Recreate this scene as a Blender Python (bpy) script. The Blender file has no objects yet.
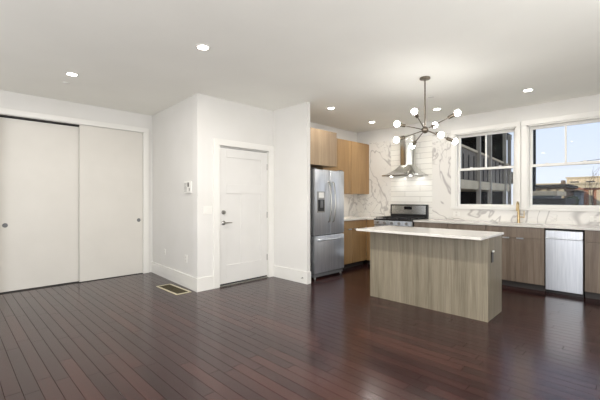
import bpy, bmesh, math, random
from mathutils import Vector, Matrix
random.seed(4)
C = bpy.context.scene.collection
scn = bpy.context.scene
PI = math.pi

# ---------------------------------------------------------------- camera
cam_d = bpy.data.cameras.new('camera'); cam = bpy.data.objects.new('camera', cam_d); C.objects.link(cam)
cam.location = (0, 0, 1.28); cam.rotation_euler = (PI/2, 0, math.radians(44.5))
cam_d.sensor_width = 36; cam_d.lens = 349/600*36; cam_d.shift_y = -1/600
cam_d.clip_start = .05; cam_d.clip_end = 400
scn.camera = cam
# ---------------------------------------------------------------- sky, sun, exposure
scn.view_settings.view_transform = 'Standard'; scn.view_settings.look = 'None'
scn.view_settings.exposure = 0.40; scn.view_settings.gamma = 1; scn.view_settings.use_curve_mapping = False
w = bpy.data.worlds.new('sky'); scn.world = w; w.use_nodes = True
nt = w.node_tree; nt.nodes.clear()
wo = nt.nodes.new('ShaderNodeOutputWorld'); bg = nt.nodes.new('ShaderNodeBackground')
tc = nt.nodes.new('ShaderNodeTexCoord'); sp = nt.nodes.new('ShaderNodeSeparateXYZ'); cr = nt.nodes.new('ShaderNodeValToRGB')
nt.links.new(tc.outputs['Generated'], sp.inputs[0]); nt.links.new(sp.outputs['Z'], cr.inputs[0])
cr.color_ramp.elements[0].position = 0.0; cr.color_ramp.elements[0].color = (.80, .84, .95, 1)
cr.color_ramp.elements[1].position = 0.45; cr.color_ramp.elements[1].color = (.50, .66, .92, 1)
nt.links.new(cr.outputs[0], bg.inputs[0]); bg.inputs[1].default_value = 0.88
nt.links.new(bg.outputs[0], wo.inputs[0])
sd = bpy.data.lights.new('sun', 'SUN'); sd.energy = 2.8; sd.angle = .01; sd.color = (1, .9, .75)
so = bpy.data.objects.new('sun', sd); C.objects.link(so)
so.rotation_euler = Vector((.62, .6, -.5)).to_track_quat('-Z', 'Y').to_euler()
def area(name, loc, direction, sx, sy, power, col):
    l = bpy.data.lights.new(name, 'AREA'); l.shape = 'RECTANGLE'; l.size = sx; l.size_y = sy; l.energy = power; l.color = col
    o = bpy.data.objects.new(name, l); C.objects.link(o); o.location = loc
    o.rotation_euler = Vector(direction).to_track_quat('-Z', 'Y').to_euler(); return o
FILL_COL = (1, .99, .97)
area('fill_back', (-2.2, -2.78, 1.45), (0, 1, .5), 5.0, 2.1, 92, FILL_COL)  # added fill lamp behind the camera, tilted up to brighten the ceiling
area('fill_right', (1.78, 1.2, 1.45), (-1, .2, .7), 3.4, 2.1, 125, FILL_COL)  # second added fill lamp, at an opening out of view

# ---------------------------------------------------------------- helpers
def add_box(bm, x0, x1, y0, y1, z0, z1, bev=0, rot=None):
    r = bmesh.ops.create_cube(bm, size=1)
    vs = r['verts']
    for v in vs:
        v.co = Vector(((x0+x1)/2+v.co.x*(x1-x0), (y0+y1)/2+v.co.y*(y1-y0), (z0+z1)/2+v.co.z*(z1-z0)))
    if bev > 0:
        es = {e for v in vs for e in v.link_edges}
        b = min(bev, .45*min(abs(x1-x0), abs(y1-y0), abs(z1-z0)))
        bmesh.ops.bevel(bm, geom=list(es), offset=b, segments=2, affect='EDGES', profile=.5)
def box(x0, x1, y0, y1, z0, z1, bev=0):
    bm = bmesh.new(); add_box(bm, x0, x1, y0, y1, z0, z1, bev); return bm
def boxes(lst, bev=0):
    bm = bmesh.new()
    for b in lst: add_box(bm, *b, bev)
    return bm
def add_tube(bm, pts, r, n=12, cap=True):
    pts = [Vector(p) for p in pts]; rs = r if isinstance(r, (list, tuple)) else [r]*len(pts)
    rings = []; up = None
    for i, p in enumerate(pts):
        t = (pts[min(i+1, len(pts)-1)]-pts[max(i-1, 0)]).normalized()
        if up is None: up = Vector((0, 0, 1)) if abs(t.z) < .9 else Vector((1, 0, 0))
        s = t.cross(up).normalized(); u = s.cross(t).normalized(); up = u
        rings.append([bm.verts.new(p+(s*math.cos(2*PI*k/n)+u*math.sin(2*PI*k/n))*rs[i]) for k in range(n)])
    for a, b in zip(rings, rings[1:]):
        for k in range(n): bm.faces.new((a[k], a[(k+1) % n], b[(k+1) % n], b[k]))
    if cap:
        bm.faces.new(rings[0][::-1]); bm.faces.new(rings[-1])
def tube(pts, r, n=12):
    bm = bmesh.new(); add_tube(bm, pts, r, n); return bm
def lathe(cx, cy, prof, n=24):
    """prof: list of (radius, z)"""
    bm = bmesh.new(); rings = []
    for r, z in prof:
        rings.append([bm.verts.new((cx+max(r, 1e-4)*math.cos(2*PI*k/n), cy+max(r, 1e-4)*math.sin(2*PI*k/n), z)) for k in range(n)])
    for a, b in zip(rings, rings[1:]):
        for k in range(n): bm.faces.new((a[k], a[(k+1) % n], b[(k+1) % n], b[k]))
    bm.faces.new(rings[0][::-1]); bm.faces.new(rings[-1]); return bm
def ball(c, r, seg=20):
    bm = bmesh.new(); bmesh.ops.create_uvsphere(bm, u_segments=seg, v_segments=seg//2+2, radius=r, matrix=Matrix.Translation(c)); return bm
def world_of(o):
    v = Vector(o.location)
    while o.parent: o = o.parent; v += Vector(o.location)
    return v
def obj(name, bm, m, parent=None, smooth=False, origin=None):
    bmesh.ops.recalc_face_normals(bm, faces=bm.faces)
    off = world_of(parent) if parent else (Vector(origin) if origin else Vector((0, 0, 0)))
    bmesh.ops.translate(bm, vec=-off, verts=bm.verts)
    me = bpy.data.meshes.new(name); bm.to_mesh(me); bm.free()
    if m: me.materials.append(m)
    o = bpy.data.objects.new(name, me); C.objects.link(o)
    if parent: o.parent = parent
    else: o.location = off
    if smooth:
        for p in me.polygons: p.use_smooth = True
        try: me.set_sharp_from_angle(angle=math.radians(35))
        except Exception: pass
    return o
def thing(name, label, cat, loc=(0, 0, 0), group=None):
    o = bpy.data.objects.new(name, None); C.objects.link(o); o.location = loc; o.empty_display_size = .1
    o['label'] = label; o['category'] = cat
    if group: o['group'] = group
    return o
def tag(o, label, cat, group=None, kind=None):
    o['label'] = label; o['category'] = cat
    if group: o['group'] = group
    if kind: o['kind'] = kind
    return o
def struct(name, bm, m, parent=None, smooth=False, label=None):
    o = obj(name, bm, m, parent, smooth)
    if not parent: o['kind'] = 'structure'
    if label: o['label'] = label
    return o
def sroot(name, loc, label=None):
    o = bpy.data.objects.new(name, None); C.objects.link(o); o.location = loc; o['kind'] = 'structure'; o.empty_display_size = .1
    if label: o['label'] = label
    return o
def copy_tree(o, parent=None):
    c = o.copy(); C.objects.link(c); c.parent = parent
    for ch in list(o.children): copy_tree(ch, c)
    return c

# ---------------------------------------------------------------- materials
def lin(r, g, b):
    f = lambda c: (c/255/12.92) if c/255 <= .04045 else ((c/255+.055)/1.055)**2.4
    return (f(r), f(g), f(b), 1)
def base_mat(name, col, rough=.5, metal=0, spec=.5):
    m = bpy.data.materials.new(name); m.use_nodes = True
    b = m.node_tree.nodes['Principled BSDF']
    b.inputs['Base Color'].default_value = col; b.inputs['Roughness'].default_value = rough
    b.inputs['Metallic'].default_value = metal; b.inputs['Specular IOR Level'].default_value = spec
    return m
def mottled(name, c1, c2, scale=(1, 1, 1), nscale=4, rough=.5, metal=0, bump=0, detail=6, spec=.5, lo=.35, hi=.65, rvar=0):
    m = base_mat(name, c1, rough, metal, spec); t = m.node_tree; b = t.nodes['Principled BSDF']
    co = t.nodes.new('ShaderNodeTexCoord'); mp = t.nodes.new('ShaderNodeMapping'); mp.inputs['Scale'].default_value = scale
    n = t.nodes.new('ShaderNodeTexNoise'); n.inputs['Scale'].default_value = nscale; n.inputs['Detail'].default_value = detail
    r = t.nodes.new('ShaderNodeValToRGB'); r.color_ramp.elements[0].color = c1; r.color_ramp.elements[1].color = c2
    r.color_ramp.elements[0].position = lo; r.color_ramp.elements[1].position = hi
    L = t.links.new
    L(co.outputs['Object'], mp.inputs[0]); L(mp.outputs[0], n.inputs['Vector']); L(n.outputs['Fac'], r.inputs[0]); L(r.outputs[0], b.inputs['Base Color'])
    if bump:
        bu = t.nodes.new('ShaderNodeBump'); bu.inputs['Strength'].default_value = bump; bu.inputs['Distance'].default_value = .01
        L(n.outputs['Fac'], bu.inputs['Height']); L(bu.outputs[0], b.inputs['Normal'])
    if rvar:
        mr = t.nodes.new('ShaderNodeMapRange'); mr.inputs['To Min'].default_value = rough-rvar; mr.inputs['To Max'].default_value = rough+rvar
        L(n.outputs['Fac'], mr.inputs[0]); L(mr.outputs[0], b.inputs['Roughness'])
    return m
M = {}
M['wall'] = mottled('painted_wall', lin(213, 211, 206), lin(216, 214, 210), nscale=2, rough=.75)
M['ceiling'] = mottled('painted_ceiling', lin(238, 237, 230), lin(241, 240, 233), nscale=1.5, rough=.85)
M['trim'] = mottled('painted_trim', lin(222, 220, 214), lin(225, 223, 218), nscale=3, rough=.4)
M['door'] = mottled('painted_door', lin(214, 212, 208), lin(217, 215, 211), nscale=3, rough=.4)
M['closet'] = mottled('closet_panel', lin(206, 202, 194), lin(210, 206, 198), nscale=2, rough=.45)
M['white'] = base_mat('white_plastic', lin(222, 220, 214), .35)
M['socket'] = base_mat('dark_slot', lin(70, 68, 66), .5)
M['black'] = mottled('black_enamel', lin(16, 16, 18), lin(24, 24, 26), nscale=20, rough=.28)
M['iron'] = mottled('cast_iron', lin(22, 22, 23), lin(36, 36, 38), nscale=60, rough=.6, bump=.1)
M['dark'] = base_mat('dark_gap', lin(38, 36, 35), .7)
M['fridge_side'] = mottled('grey_painted_steel', lin(96, 97, 98), lin(104, 105, 107), nscale=30, rough=.45)
M['nickel'] = mottled('brushed_nickel', lin(150, 148, 144), lin(170, 168, 163), (4, 4, 60), 8, rough=.3, metal=1)
M['bronze'] = mottled('aged_brass', lin(112, 104, 94), lin(134, 124, 110), nscale=30, rough=.32, metal=1)
M['brass'] = mottled('satin_brass', lin(178, 156, 116), lin(196, 172, 130), nscale=30, rough=.28, metal=1)
M['vent_brass'] = mottled('dull_brass', lin(196, 188, 160), lin(206, 198, 170), nscale=30, rough=.4, metal=.3)
M['vent_dark'] = base_mat('vent_grille', lin(74, 66, 44), .5, .3)
M['alu'] = base_mat('aluminium_sill', lin(190, 188, 180), .35, .8)
M['steel'] = mottled('brushed_stainless', lin(200, 204, 210), lin(216, 219, 224), (14, 14, .8), 3, rough=.32, metal=.82)
M['steel_h'] = mottled('brushed_stainless_hood', lin(190, 190, 186), lin(208, 208, 204), (2, 2, 60), 5, rough=.22, metal=1)
M['screen'] = base_mat('display_glass', lin(12, 13, 16), .12)
def woodlam(name, c1, c2, c3, rough=.42):
    m = base_mat(name, c1, rough); t = m.node_tree; b = t.nodes['Principled BSDF']; L = t.links.new
    co = t.nodes.new('ShaderNodeTexCoord'); mp = t.nodes.new('ShaderNodeMapping'); mp.inputs['Scale'].default_value = (58, 58, 1.8)
    n = t.nodes.new('ShaderNodeTexNoise'); n.inputs['Scale'].default_value = 1.6; n.inputs['Detail'].default_value = 8; n.inputs['Roughness'].default_value = .62; n.inputs['Distortion'].default_value = .25
    mp2 = t.nodes.new('ShaderNodeMapping'); mp2.inputs['Scale'].default_value = (6, 6, .35)
    n2 = t.nodes.new('ShaderNodeTexNoise'); n2.inputs['Scale'].default_value = 1.4; n2.inputs['Detail'].default_value = 3; n2.inputs['Distortion'].default_value = .8
    r = t.nodes.new('ShaderNodeValToRGB'); r.color_ramp.elements[0].color = c1; r.color_ramp.elements[0].position = .33
    r.color_ramp.elements[1].color = c3; r.color_ramp.elements[1].position = .68; e = r.color_ramp.elements.new(.5); e.color = c2
    ad = t.nodes.new('ShaderNodeMath'); ad.operation = 'MULTIPLY_ADD'; ad.inputs[1].default_value = .5
    mu = t.nodes.new('ShaderNodeMath'); mu.operation = 'MULTIPLY'; mu.inputs[1].default_value = .5
    L(co.outputs['Object'], mp.inputs[0]); L(co.outputs['Object'], mp2.inputs[0]); L(mp.outputs[0], n.inputs['Vector']); L(mp2.outputs[0], n2.inputs['Vector'])
    L(n2.outputs['Fac'], mu.inputs[0]); L(n.outputs['Fac'], ad.inputs[0]); L(mu.outputs[0], ad.inputs[2]); L(ad.outputs[0], r.inputs[0]); L(r.outputs[0], b.inputs['Base Color'])
    return m
M['lam_cool_light'] = woodlam('oak_laminate_cool_light', lin(98, 89, 74), lin(126, 117, 99), lin(148, 138, 120))  # one oak laminate in several copies, local light tinted into each colour
M['lam_backlit'] = woodlam('oak_laminate_backlit', lin(92, 79, 68), lin(116, 102, 89), lin(138, 124, 110))
M['lam_warm_light'] = woodlam('oak_laminate_warm_light', lin(132, 102, 66), lin(154, 122, 82), lin(172, 140, 98))
M['lam_soft_warm_light'] = woodlam('oak_laminate_soft_warm_light', lin(134, 112, 88), lin(154, 132, 106), lin(170, 150, 122))
def floor_mat():
    m = base_mat('dark_hardwood', lin(60, 36, 32), .3, 0, .5); t = m.node_tree; b = t.nodes['Principled BSDF']; L = t.links.new
    co = t.nodes.new('ShaderNodeTexCoord')
    br = t.nodes.new('ShaderNodeTexBrick'); br.offset = 0; br.offset_frequency = 2; br.squash = 1
    for k, v in (('Scale', 1), ('Mortar Size', .0013), ('Mortar Smooth', .1), ('Bias', 0), ('Brick Width', .95), ('Row Height', .09)): br.inputs[k].default_value = v
    br.inputs['Color1'].default_value = (0, 0, 0, 1); br.inputs['Color2'].default_value = (1, 1, 1, 1); br.inputs['Mortar'].default_value = (.5, .5, .5, 1)
    sx = t.nodes.new('ShaderNodeSeparateXYZ'); L(co.outputs['Object'], sx.inputs[0])
    dv = t.nodes.new('ShaderNodeMath'); dv.operation = 'DIVIDE'; dv.inputs[1].default_value = .09; L(sx.outputs['Y'], dv.inputs[0])
    fl = t.nodes.new('ShaderNodeMath'); fl.operation = 'FLOOR'; L(dv.outputs[0], fl.inputs[0])
    wn = t.nodes.new('ShaderNodeTexWhiteNoise'); wn.noise_dimensions = '1D'; L(fl.outputs[0], wn.inputs['W'])
    xo = t.nodes.new('ShaderNodeMath'); xo.operation = 'MULTIPLY_ADD'; xo.inputs[1].default_value = 7.3; L(wn.outputs['Value'], xo.inputs[0]); L(sx.outputs['X'], xo.inputs[2])
    cb = t.nodes.new('ShaderNodeCombineXYZ'); L(xo.outputs[0], cb.inputs['X']); L(sx.outputs['Y'], cb.inputs['Y'])
    L(cb.outputs[0], br.inputs['Vector'])
    mp = t.nodes.new('ShaderNodeMapping'); mp.inputs['Scale'].default_value = (1.6, 34, 1)
    n = t.nodes.new('ShaderNodeTexNoise'); n.inputs['Scale'].default_value = 1.5; n.inputs['Detail'].default_value = 7; n.inputs['Roughness'].default_value = .65; n.inputs['Distortion'].default_value = .5
    L(co.outputs['Object'], mp.inputs[0]); L(mp.outputs[0], n.inputs['Vector'])
    ma = t.nodes.new('ShaderNodeMath'); ma.operation = 'MULTIPLY_ADD'; ma.inputs[1].default_value = .36
    mb = t.nodes.new('ShaderNodeMath'); mb.operation = 'MULTIPLY'; mb.inputs[1].default_value = .64
    L(n.outputs['Fac'], mb.inputs[0]); L(br.outputs['Color'], ma.inputs[0]); L(mb.outputs[0], ma.inputs[2])
    r = t.nodes.new('ShaderNodeValToRGB'); r.color_ramp.elements[0].position = .15; r.color_ramp.elements[0].color = lin(28, 14, 15)
    r.color_ramp.elements[1].position = .85; r.color_ramp.elements[1].color = lin(74, 42, 37); e = r.color_ramp.elements.new(.5); e.color = lin(45, 24, 24)
    L(ma.outputs[0], r.inputs[0])
    mx = t.nodes.new('ShaderNodeMix'); mx.data_type = 'RGBA'; L(br.outputs['Fac'], mx.inputs['Factor']); L(r.outputs[0], mx.inputs['A']); mx.inputs['B'].default_value = lin(26, 15, 15)
    L(mx.outputs['Result'], b.inputs['Base Color'])
    mr = t.nodes.new('ShaderNodeMapRange'); mr.inputs['To Min'].default_value = .14; mr.inputs['To Max'].default_value = .25; L(n.outputs['Fac'], mr.inputs[0]); L(mr.outputs[0], b.inputs['Roughness'])
    bu = t.nodes.new('ShaderNodeBump'); bu.inputs['Strength'].default_value = .2; bu.inputs['Distance'].default_value = .002; bu.invert = True
    sm = t.nodes.new('ShaderNodeMath'); sm.operation = 'MULTIPLY_ADD'; sm.inputs[1].default_value = -.5; sm.inputs[2].default_value = .5; L(br.outputs['Fac'], sm.inputs[0]); L(sm.outputs[0], b.inputs['Specular IOR Level'])
    L(br.outputs['Fac'], bu.inputs['Height']); L(bu.outputs[0], b.inputs['Normal'])
    return m
M['floor'] = floor_mat()
def marble(name, basec, vein, scale=1.1, rough=.18, amt=.9, width=.035):
    m = base_mat(name, basec, rough); t = m.node_tree; b = t.nodes['Principled BSDF']; L = t.links.new
    co = t.nodes.new('ShaderNodeTexCoord'); mp = t.nodes.new('ShaderNodeMapping'); mp.inputs['Rotation'].default_value = (.3, .6, .9); L(co.outputs['Object'], mp.inputs[0])
    def vein_fac(sc, wd, det, dist):  # thin lines where the noise crosses its middle
        n = t.nodes.new('ShaderNodeTexNoise'); n.inputs['Scale'].default_value = sc; n.inputs['Detail'].default_value = det; n.inputs['Roughness'].default_value = .55; n.inputs['Distortion'].default_value = dist
        L(mp.outputs[0], n.inputs['Vector'])
        s = t.nodes.new('ShaderNodeMath'); s.operation = 'SUBTRACT'; s.inputs[1].default_value = .5; L(n.outputs['Fac'], s.inputs[0])
        a = t.nodes.new('ShaderNodeMath'); a.operation = 'ABSOLUTE'; L(s.outputs[0], a.inputs[0])
        mr = t.nodes.new('ShaderNodeMapRange'); mr.inputs['From Min'].default_value = 0; mr.inputs['From Max'].default_value = wd; mr.inputs['To Min'].default_value = 1; mr.inputs['To Max'].default_value = 0
        mr.interpolation_type = 'SMOOTHSTEP'; L(a.outputs[0], mr.inputs[0]); return mr.outputs[0]
    v1 = vein_fac(scale, width*.7, 3, .9); v2 = vein_fac(scale*2.1, width*.5, 4, .6)
    mk = t.nodes.new('ShaderNodeTexNoise'); mk.inputs['Scale'].default_value = scale*1.2; L(mp.outputs[0], mk.inputs['Vector'])
    mkr = t.nodes.new('ShaderNodeMapRange'); mkr.inputs['From Min'].default_value = .42; mkr.inputs['From Max'].default_value = .62; L(mk.outputs['Fac'], mkr.inputs[0])
    m2 = t.nodes.new('ShaderNodeMath'); m2.operation = 'MULTIPLY'; L(v2, m2.inputs[0]); L(mkr.outputs[0], m2.inputs[1])
    mxx = t.nodes.new('ShaderNodeMath'); mxx.operation = 'MAXIMUM'; L(v1, mxx.inputs[0]); L(m2.outputs[0], mxx.inputs[1])
    sc_ = t.nodes.new('ShaderNodeMath'); sc_.operation = 'MULTIPLY'; sc_.inputs[1].default_value = amt; L(mxx.outputs[0], sc_.inputs[0])
    mx = t.nodes.new('ShaderNodeMix'); mx.data_type = 'RGBA'; L(sc_.outputs[0], mx.inputs['Factor']); mx.inputs['A'].default_value = basec; mx.inputs['B'].default_value = vein
    L(mx.outputs['Result'], b.inputs['Base Color']); return m
M['marble'] = marble('veined_white_marble', lin(220, 217, 211), lin(140, 134, 132), 1.15, .2, .6, .032)
M['quartz'] = marble('white_quartz', lin(210, 206, 199), lin(198, 193, 187), 1.2, .14, .5, .03)
def tile_mat():
    m = base_mat('white_subway_tile', lin(230, 228, 220), .15); t = m.node_tree; b = t.nodes['Principled BSDF']; L = t.links.new
    co = t.nodes.new('ShaderNodeTexCoord'); sx = t.nodes.new('ShaderNodeSeparateXYZ'); cb = t.nodes.new('ShaderNodeCombineXYZ')
    L(co.outputs['Object'], sx.inputs[0]); L(sx.outputs['X'], cb.inputs['X']); L(sx.outputs['Z'], cb.inputs['Y'])
    br = t.nodes.new('ShaderNodeTexBrick'); br.offset = .5
    for k, v in (('Scale', 1), ('Mortar Size', .003), ('Mortar Smooth', .1), ('Bias', 0), ('Brick Width', .62), ('Row Height', .104)): br.inputs[k].default_value = v
    br.inputs['Color1'].default_value = lin(230, 228, 221); br.inputs['Color2'].default_value = lin(224, 221, 213); br.inputs['Mortar'].default_value = lin(176, 172, 166)
    L(cb.outputs[0], br.inputs['Vector']); L(br.outputs['Color'], b.inputs['Base Color'])
    bu = t.nodes.new('ShaderNodeBump'); bu.invert = True; bu.inputs['Strength'].default_value = .5; bu.inputs['Distance'].default_value = .003
    L(br.outputs['Fac'], bu.inputs['Height']); L(bu.outputs[0], b.inputs['Normal']); return m
M['tile'] = tile_mat()
def emis(name, col, s):
    m = bpy.data.materials.new(name); m.use_nodes = True; b = m.node_tree.nodes['Principled BSDF']
    b.inputs['Base Color'].default_value = (.9, .9, .9, 1); b.inputs['Emission Color'].default_value = col; b.inputs['Emission Strength'].default_value = s; return m
M['bulb'] = emis('glowing_bulb', (1, .98, .95, 1), 30)
M['downlight'] = emis('glowing_downlight', (1, .95, .87, 1), 12)
M['hoodlamp'] = emis('hood_lamp', (1, .97, .92, 1), 5)
M['ledstrip'] = emis('led_strip', (1, .93, .8, 1), 6)
def glass_mat():
    m = bpy.data.materials.new('window_glass'); m.use_nodes = True; t = m.node_tree; t.nodes.clear()
    o = t.nodes.new('ShaderNodeOutputMaterial'); mx = t.nodes.new('ShaderNodeMixShader'); tr = t.nodes.new('ShaderNodeBsdfTransparent'); g = t.nodes.new('ShaderNodeBsdfGlossy')
    tr.inputs[0].default_value = (.97, .98, .98, 1); g.inputs['Roughness'].default_value = .01; mx.inputs[0].default_value = .005
    t.links.new(tr.outputs[0], mx.inputs[1]); t.links.new(g.outputs[0], mx.inputs[2]); t.links.new(mx.outputs[0], o.inputs[0]); return m
M['glass'] = glass_mat()
# exterior
M['o_metal'] = mottled('grey_corrugated_metal', lin(112, 100, 86), lin(130, 116, 100), (14, 14, .5), 2, rough=.7)
M['o_dark'] = mottled('dark_timber', lin(30, 27, 26), lin(46, 41, 38), nscale=2, rough=.8)
M['o_conc'] = mottled('weathered_concrete', lin(206, 186, 154), lin(222, 202, 170), nscale=2, rough=.9)
M['o_post'] = mottled('grey_post', lin(158, 146, 128), lin(176, 162, 144), nscale=3, rough=.6)
M['o_stucco'] = mottled('beige_stucco', lin(190, 172, 140), lin(206, 190, 160), nscale=.3, rough=.9)
M['o_roof'] = mottled('grey_roofing', lin(112, 114, 118), lin(134, 136, 139), nscale=.8, rough=.85)
M['o_brown'] = mottled('brown_siding', lin(88, 72, 60), lin(118, 98, 80), nscale=.6, rough=.9)
M['o_leaf'] = mottled('hedge_leaves', lin(54, 58, 38), lin(90, 92, 64), nscale=3, rough=.9, bump=.5)
M['o_bark'] = mottled('tree_bark', lin(88, 72, 60), lin(110, 92, 78), nscale=3, rough=.9)
M['o_win'] = base_mat('far_window', lin(48, 50, 56), .15)
M['asphalt'] = mottled('asphalt', lin(86, 86, 84), lin(104, 103, 100), nscale=.7, rough=.95)
def brick_mat():
    m = base_mat('red_brick', lin(150, 96, 70), .9); t = m.node_tree; b = t.nodes['Principled BSDF']
    br = t.nodes.new('ShaderNodeTexBrick'); co = t.nodes.new('ShaderNodeTexCoord'); mp = t.nodes.new('ShaderNodeMapping'); mp.inputs['Rotation'].default_value = (PI/2, 0, 0)
    br.inputs['Scale'].default_value = 3; br.inputs['Color1'].default_value = lin(176, 112, 80); br.inputs['Color2'].default_value = lin(146, 90, 66); br.inputs['Mortar'].default_value = lin(180, 160, 140)
    t.links.new(co.outputs['Object'], mp.inputs[0]); t.links.new(mp.outputs[0], br.inputs['Vector']); t.links.new(br.outputs['Color'], b.inputs['Base Color']); return m
M['o_brick'] = brick_mat()

# ---------------------------------------------------------------- setting
HC = 2.74
XL, XR, YB, YW = -6.14, 1.65, -2.65, 6.38      # closet wall, right wall, back wall, window wall
XD, YR, YS, XS = -4.38, 2.44, 3.82, -3.605       # entry door wall, return wall, stub wall face, stub wall end
YRC = 2.55                                       # hall wall at its closet end: it runs slightly out of square
XK = -4.50                                       # fridge wall
struct('floor', box(XL-.2, XR+.2, YB-.2, YW+.2, -.12, 0), M['floor'])
struct('ceiling', box(XL-.2, XR+.2, YB-.2, YW+.2, HC, HC+.15), M['ceiling'])
# closet wall with recessed opening
CY0, CY1, CZ = .50, 2.395, 2.42
struct('wall_closet', boxes([(XL-.15, XL, YB-.15, CY0, 0, HC), (XL-.15, XL, CY1, YRC+.15, 0, HC), (XL-.15, XL, CY0, CY1, CZ, HC)]), M['wall'])
struct('wall_closet_back', box(XL-.75, XL-.70, CY0-.1, CY1+.1, 0, HC), M['dark'])
def quad_prism(p, z0, z1):
    bm = bmesh.new(); v = [bm.verts.new((x, y, z)) for z in (z0, z1) for x, y in p]
    for f in ((3, 2, 1, 0), (4, 5, 6, 7), (0, 1, 5, 4), (1, 2, 6, 5), (2, 3, 7, 6), (3, 0, 4, 7)): bm.faces.new([v[i] for i in f])
    return bm
struct('wall_hall', quad_prism([(XL, YRC), (XD-.12, YR+(YRC-YR)*.12/(XD-XL)), (XD-.12, YR+.2), (XL, YRC+.12)], 0, HC), M['wall'])
DY0, DY1, DZ = 2.785, 3.712, 2.05
struct('wall_entry', boxes([(XD-.12, XD, YR, DY0, 0, HC), (XD-.12, XD, DY1, YS+.07, 0, HC), (XD-.12, XD, DY0, DY1, DZ, HC)]), M['wall'])
struct('wall_stub', box(XD, XS, YS, YS+.07, 0, HC), M['wall'])
struct('wall_fridge', box(XK-.12, XK, YS+.07, YW+.15, 0, HC), M['wall'])
struct('wall_alcove', box(XK, XD, YS, YS+.07, 0, HC), M['wall'])
# window wall with two openings
W1 = (-2.38, -1.44); W2 = (-1.29, -.35); WZ0, WZ1 = 1.135, 2.43
struct('wall_window', boxes([(XK, W1[0], YW, YW+.15, 0, HC), (W1[1], W2[0], YW, YW+.15, 0, HC), (W2[1], XR, YW, YW+.15, 0, HC),
    (W1[0], W1[1], YW, YW+.15, 0, WZ0), (W1[0], W1[1], YW, YW+.15, WZ1, HC), (W2[0], W2[1], YW, YW+.15, 0, WZ0), (W2[0], W2[1], YW, YW+.15, WZ1, HC)]), M['wall'])
# walls out of view, each with an opening added for a fill lamp
struct('wall_back', boxes([(XL, -4.8, YB-.12, YB, 0, HC), (.4, XR, YB-.12, YB, 0, HC), (-4.8, .4, YB-.12, YB, 0, .3), (-4.8, .4, YB-.12, YB, 2.55, HC)]), M['wall'])
struct('wall_right', boxes([(XR, XR+.12, YB, -.6, 0, HC), (XR, XR+.12, 3.0, YW+.15, 0, HC), (XR, XR+.12, -.6, 3.0, 0, .3), (XR, XR+.12, -.6, 3.0, 2.55, HC)]), M['wall'])

def baseboard(name, x0, x1, y0, y1, h=.185):
    bm = boxes([(x0, x1, y0, y1, 0, h-.012)]); 
    add_box(bm, x0, x1, y0, y1, h-.012, h, .003); struct(name, bm, M['trim'])
struct('baseboard_hall', quad_prism([(XL+.001, YRC-.016), (XD+.016, YR-.016), (XD+.016, YR), (XL+.001, YRC)], 0, .185), M['trim'])
baseboard('baseboard_entry', XD, XD+.016, YR, 2.688)
baseboard('baseboard_stub', XD, XS, YS-.016, YS)
baseboard('baseboard_stub_end', XS, XS+.016, YS-.016, YS+.07)

# entry door casing and door
struct('trim_1', boxes([(XD, XD+.022, 2.688, DY0, 0, DZ+.008), (XD, XD+.022, DY1, YS-.001, 0, DZ+.008), (XD, XD+.022, 2.688, YS-.001, DZ+.008, DZ+.10)], .003), M['trim'], label='white casing around the entry door')
struct('trim_2', boxes([(XD-.12, XD, DY0-.012, DY0+.008, 0, DZ), (XD-.12, XD, DY1-.008, DY1+.012, 0, DZ), (XD-.12, XD, DY0, DY1, DZ-.008, DZ+.012)]), M['trim'], label='white jamb lining of the entry door')
struct('threshold', boxes([(XD-.13, XD+.012, DY0, DY1, 0, .012)], .003), M['alu'], label='metal threshold under the entry door')
dr = sroot('door_1', (XD-.03, DY0+.01, 0), 'white panelled entry door with lever handle')
fx = XD-.014
def panel_door():
    bm = bmesh.new(); y0, y1, z0, z1 = DY0+.014, DY1-.012, .032, DZ-.018
    add_box(bm, fx-.034, fx-.012, y0, y1, z0, z1)
    st = .125
    ym = (y0+y1)/2
    rails = [(y0, y0+st, z0, z1), (y1-st, y1, z0, z1), (y0+st, y1-st, z0, .30), (y0+st, y1-st, 1.93-.03, z1), (y0+st, y1-st, 1.36, 1.50), (ym-.065, ym+.065, .30, 1.36)]
    for a, b, c, d in rails: add_box(bm, fx-.012, fx, a, b, c, d, .002)
    return bm
slab = obj('door_panel', panel_door(), M['door'], dr)
for z in (1.80, 1.02, .33):
    obj('hinge', boxes([(fx-.002, fx+.01, DY1-.02, DY1-.004, z-.05, z+.05)], .004), M['nickel'], dr)
bm = bmesh.new(); add_tube(bm, [(fx, 2.868, 1.085), (fx+.025, 2.868, 1.085)], [.032, .027], 20); add_box(bm, fx+.02, fx+.038, 2.864, 2.872, 1.07, 1.10, .002)
obj('deadbolt', bm, M['nickel'], dr, True)
bm = bmesh.new(); add_tube(bm, [(fx, 2.868, .93), (fx+.012, 2.868, .93), (fx+.02, 2.868, .93), (fx+.05, 2.868, .93)], [.032, .03, .012, .011], 20)
add_tube(bm, [(fx+.05, 2.86, .93), (fx+.053, 2.90, .932), (fx+.048, 2.985, .93)], [.011, .010, .008], 10)
obj('lever_handle', bm, M['nickel'], dr, True)
for z in (.93, 1.085): obj('latch_plate', box(fx-.02, fx+.003, DY0+.001, DY0+.013, z-.04, z+.04), M['nickel'], dr)
obj('door_sweep', box(fx-.034, fx+.002, DY0+.014, DY1-.012, .016, .034), M['dark'], dr)

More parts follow.
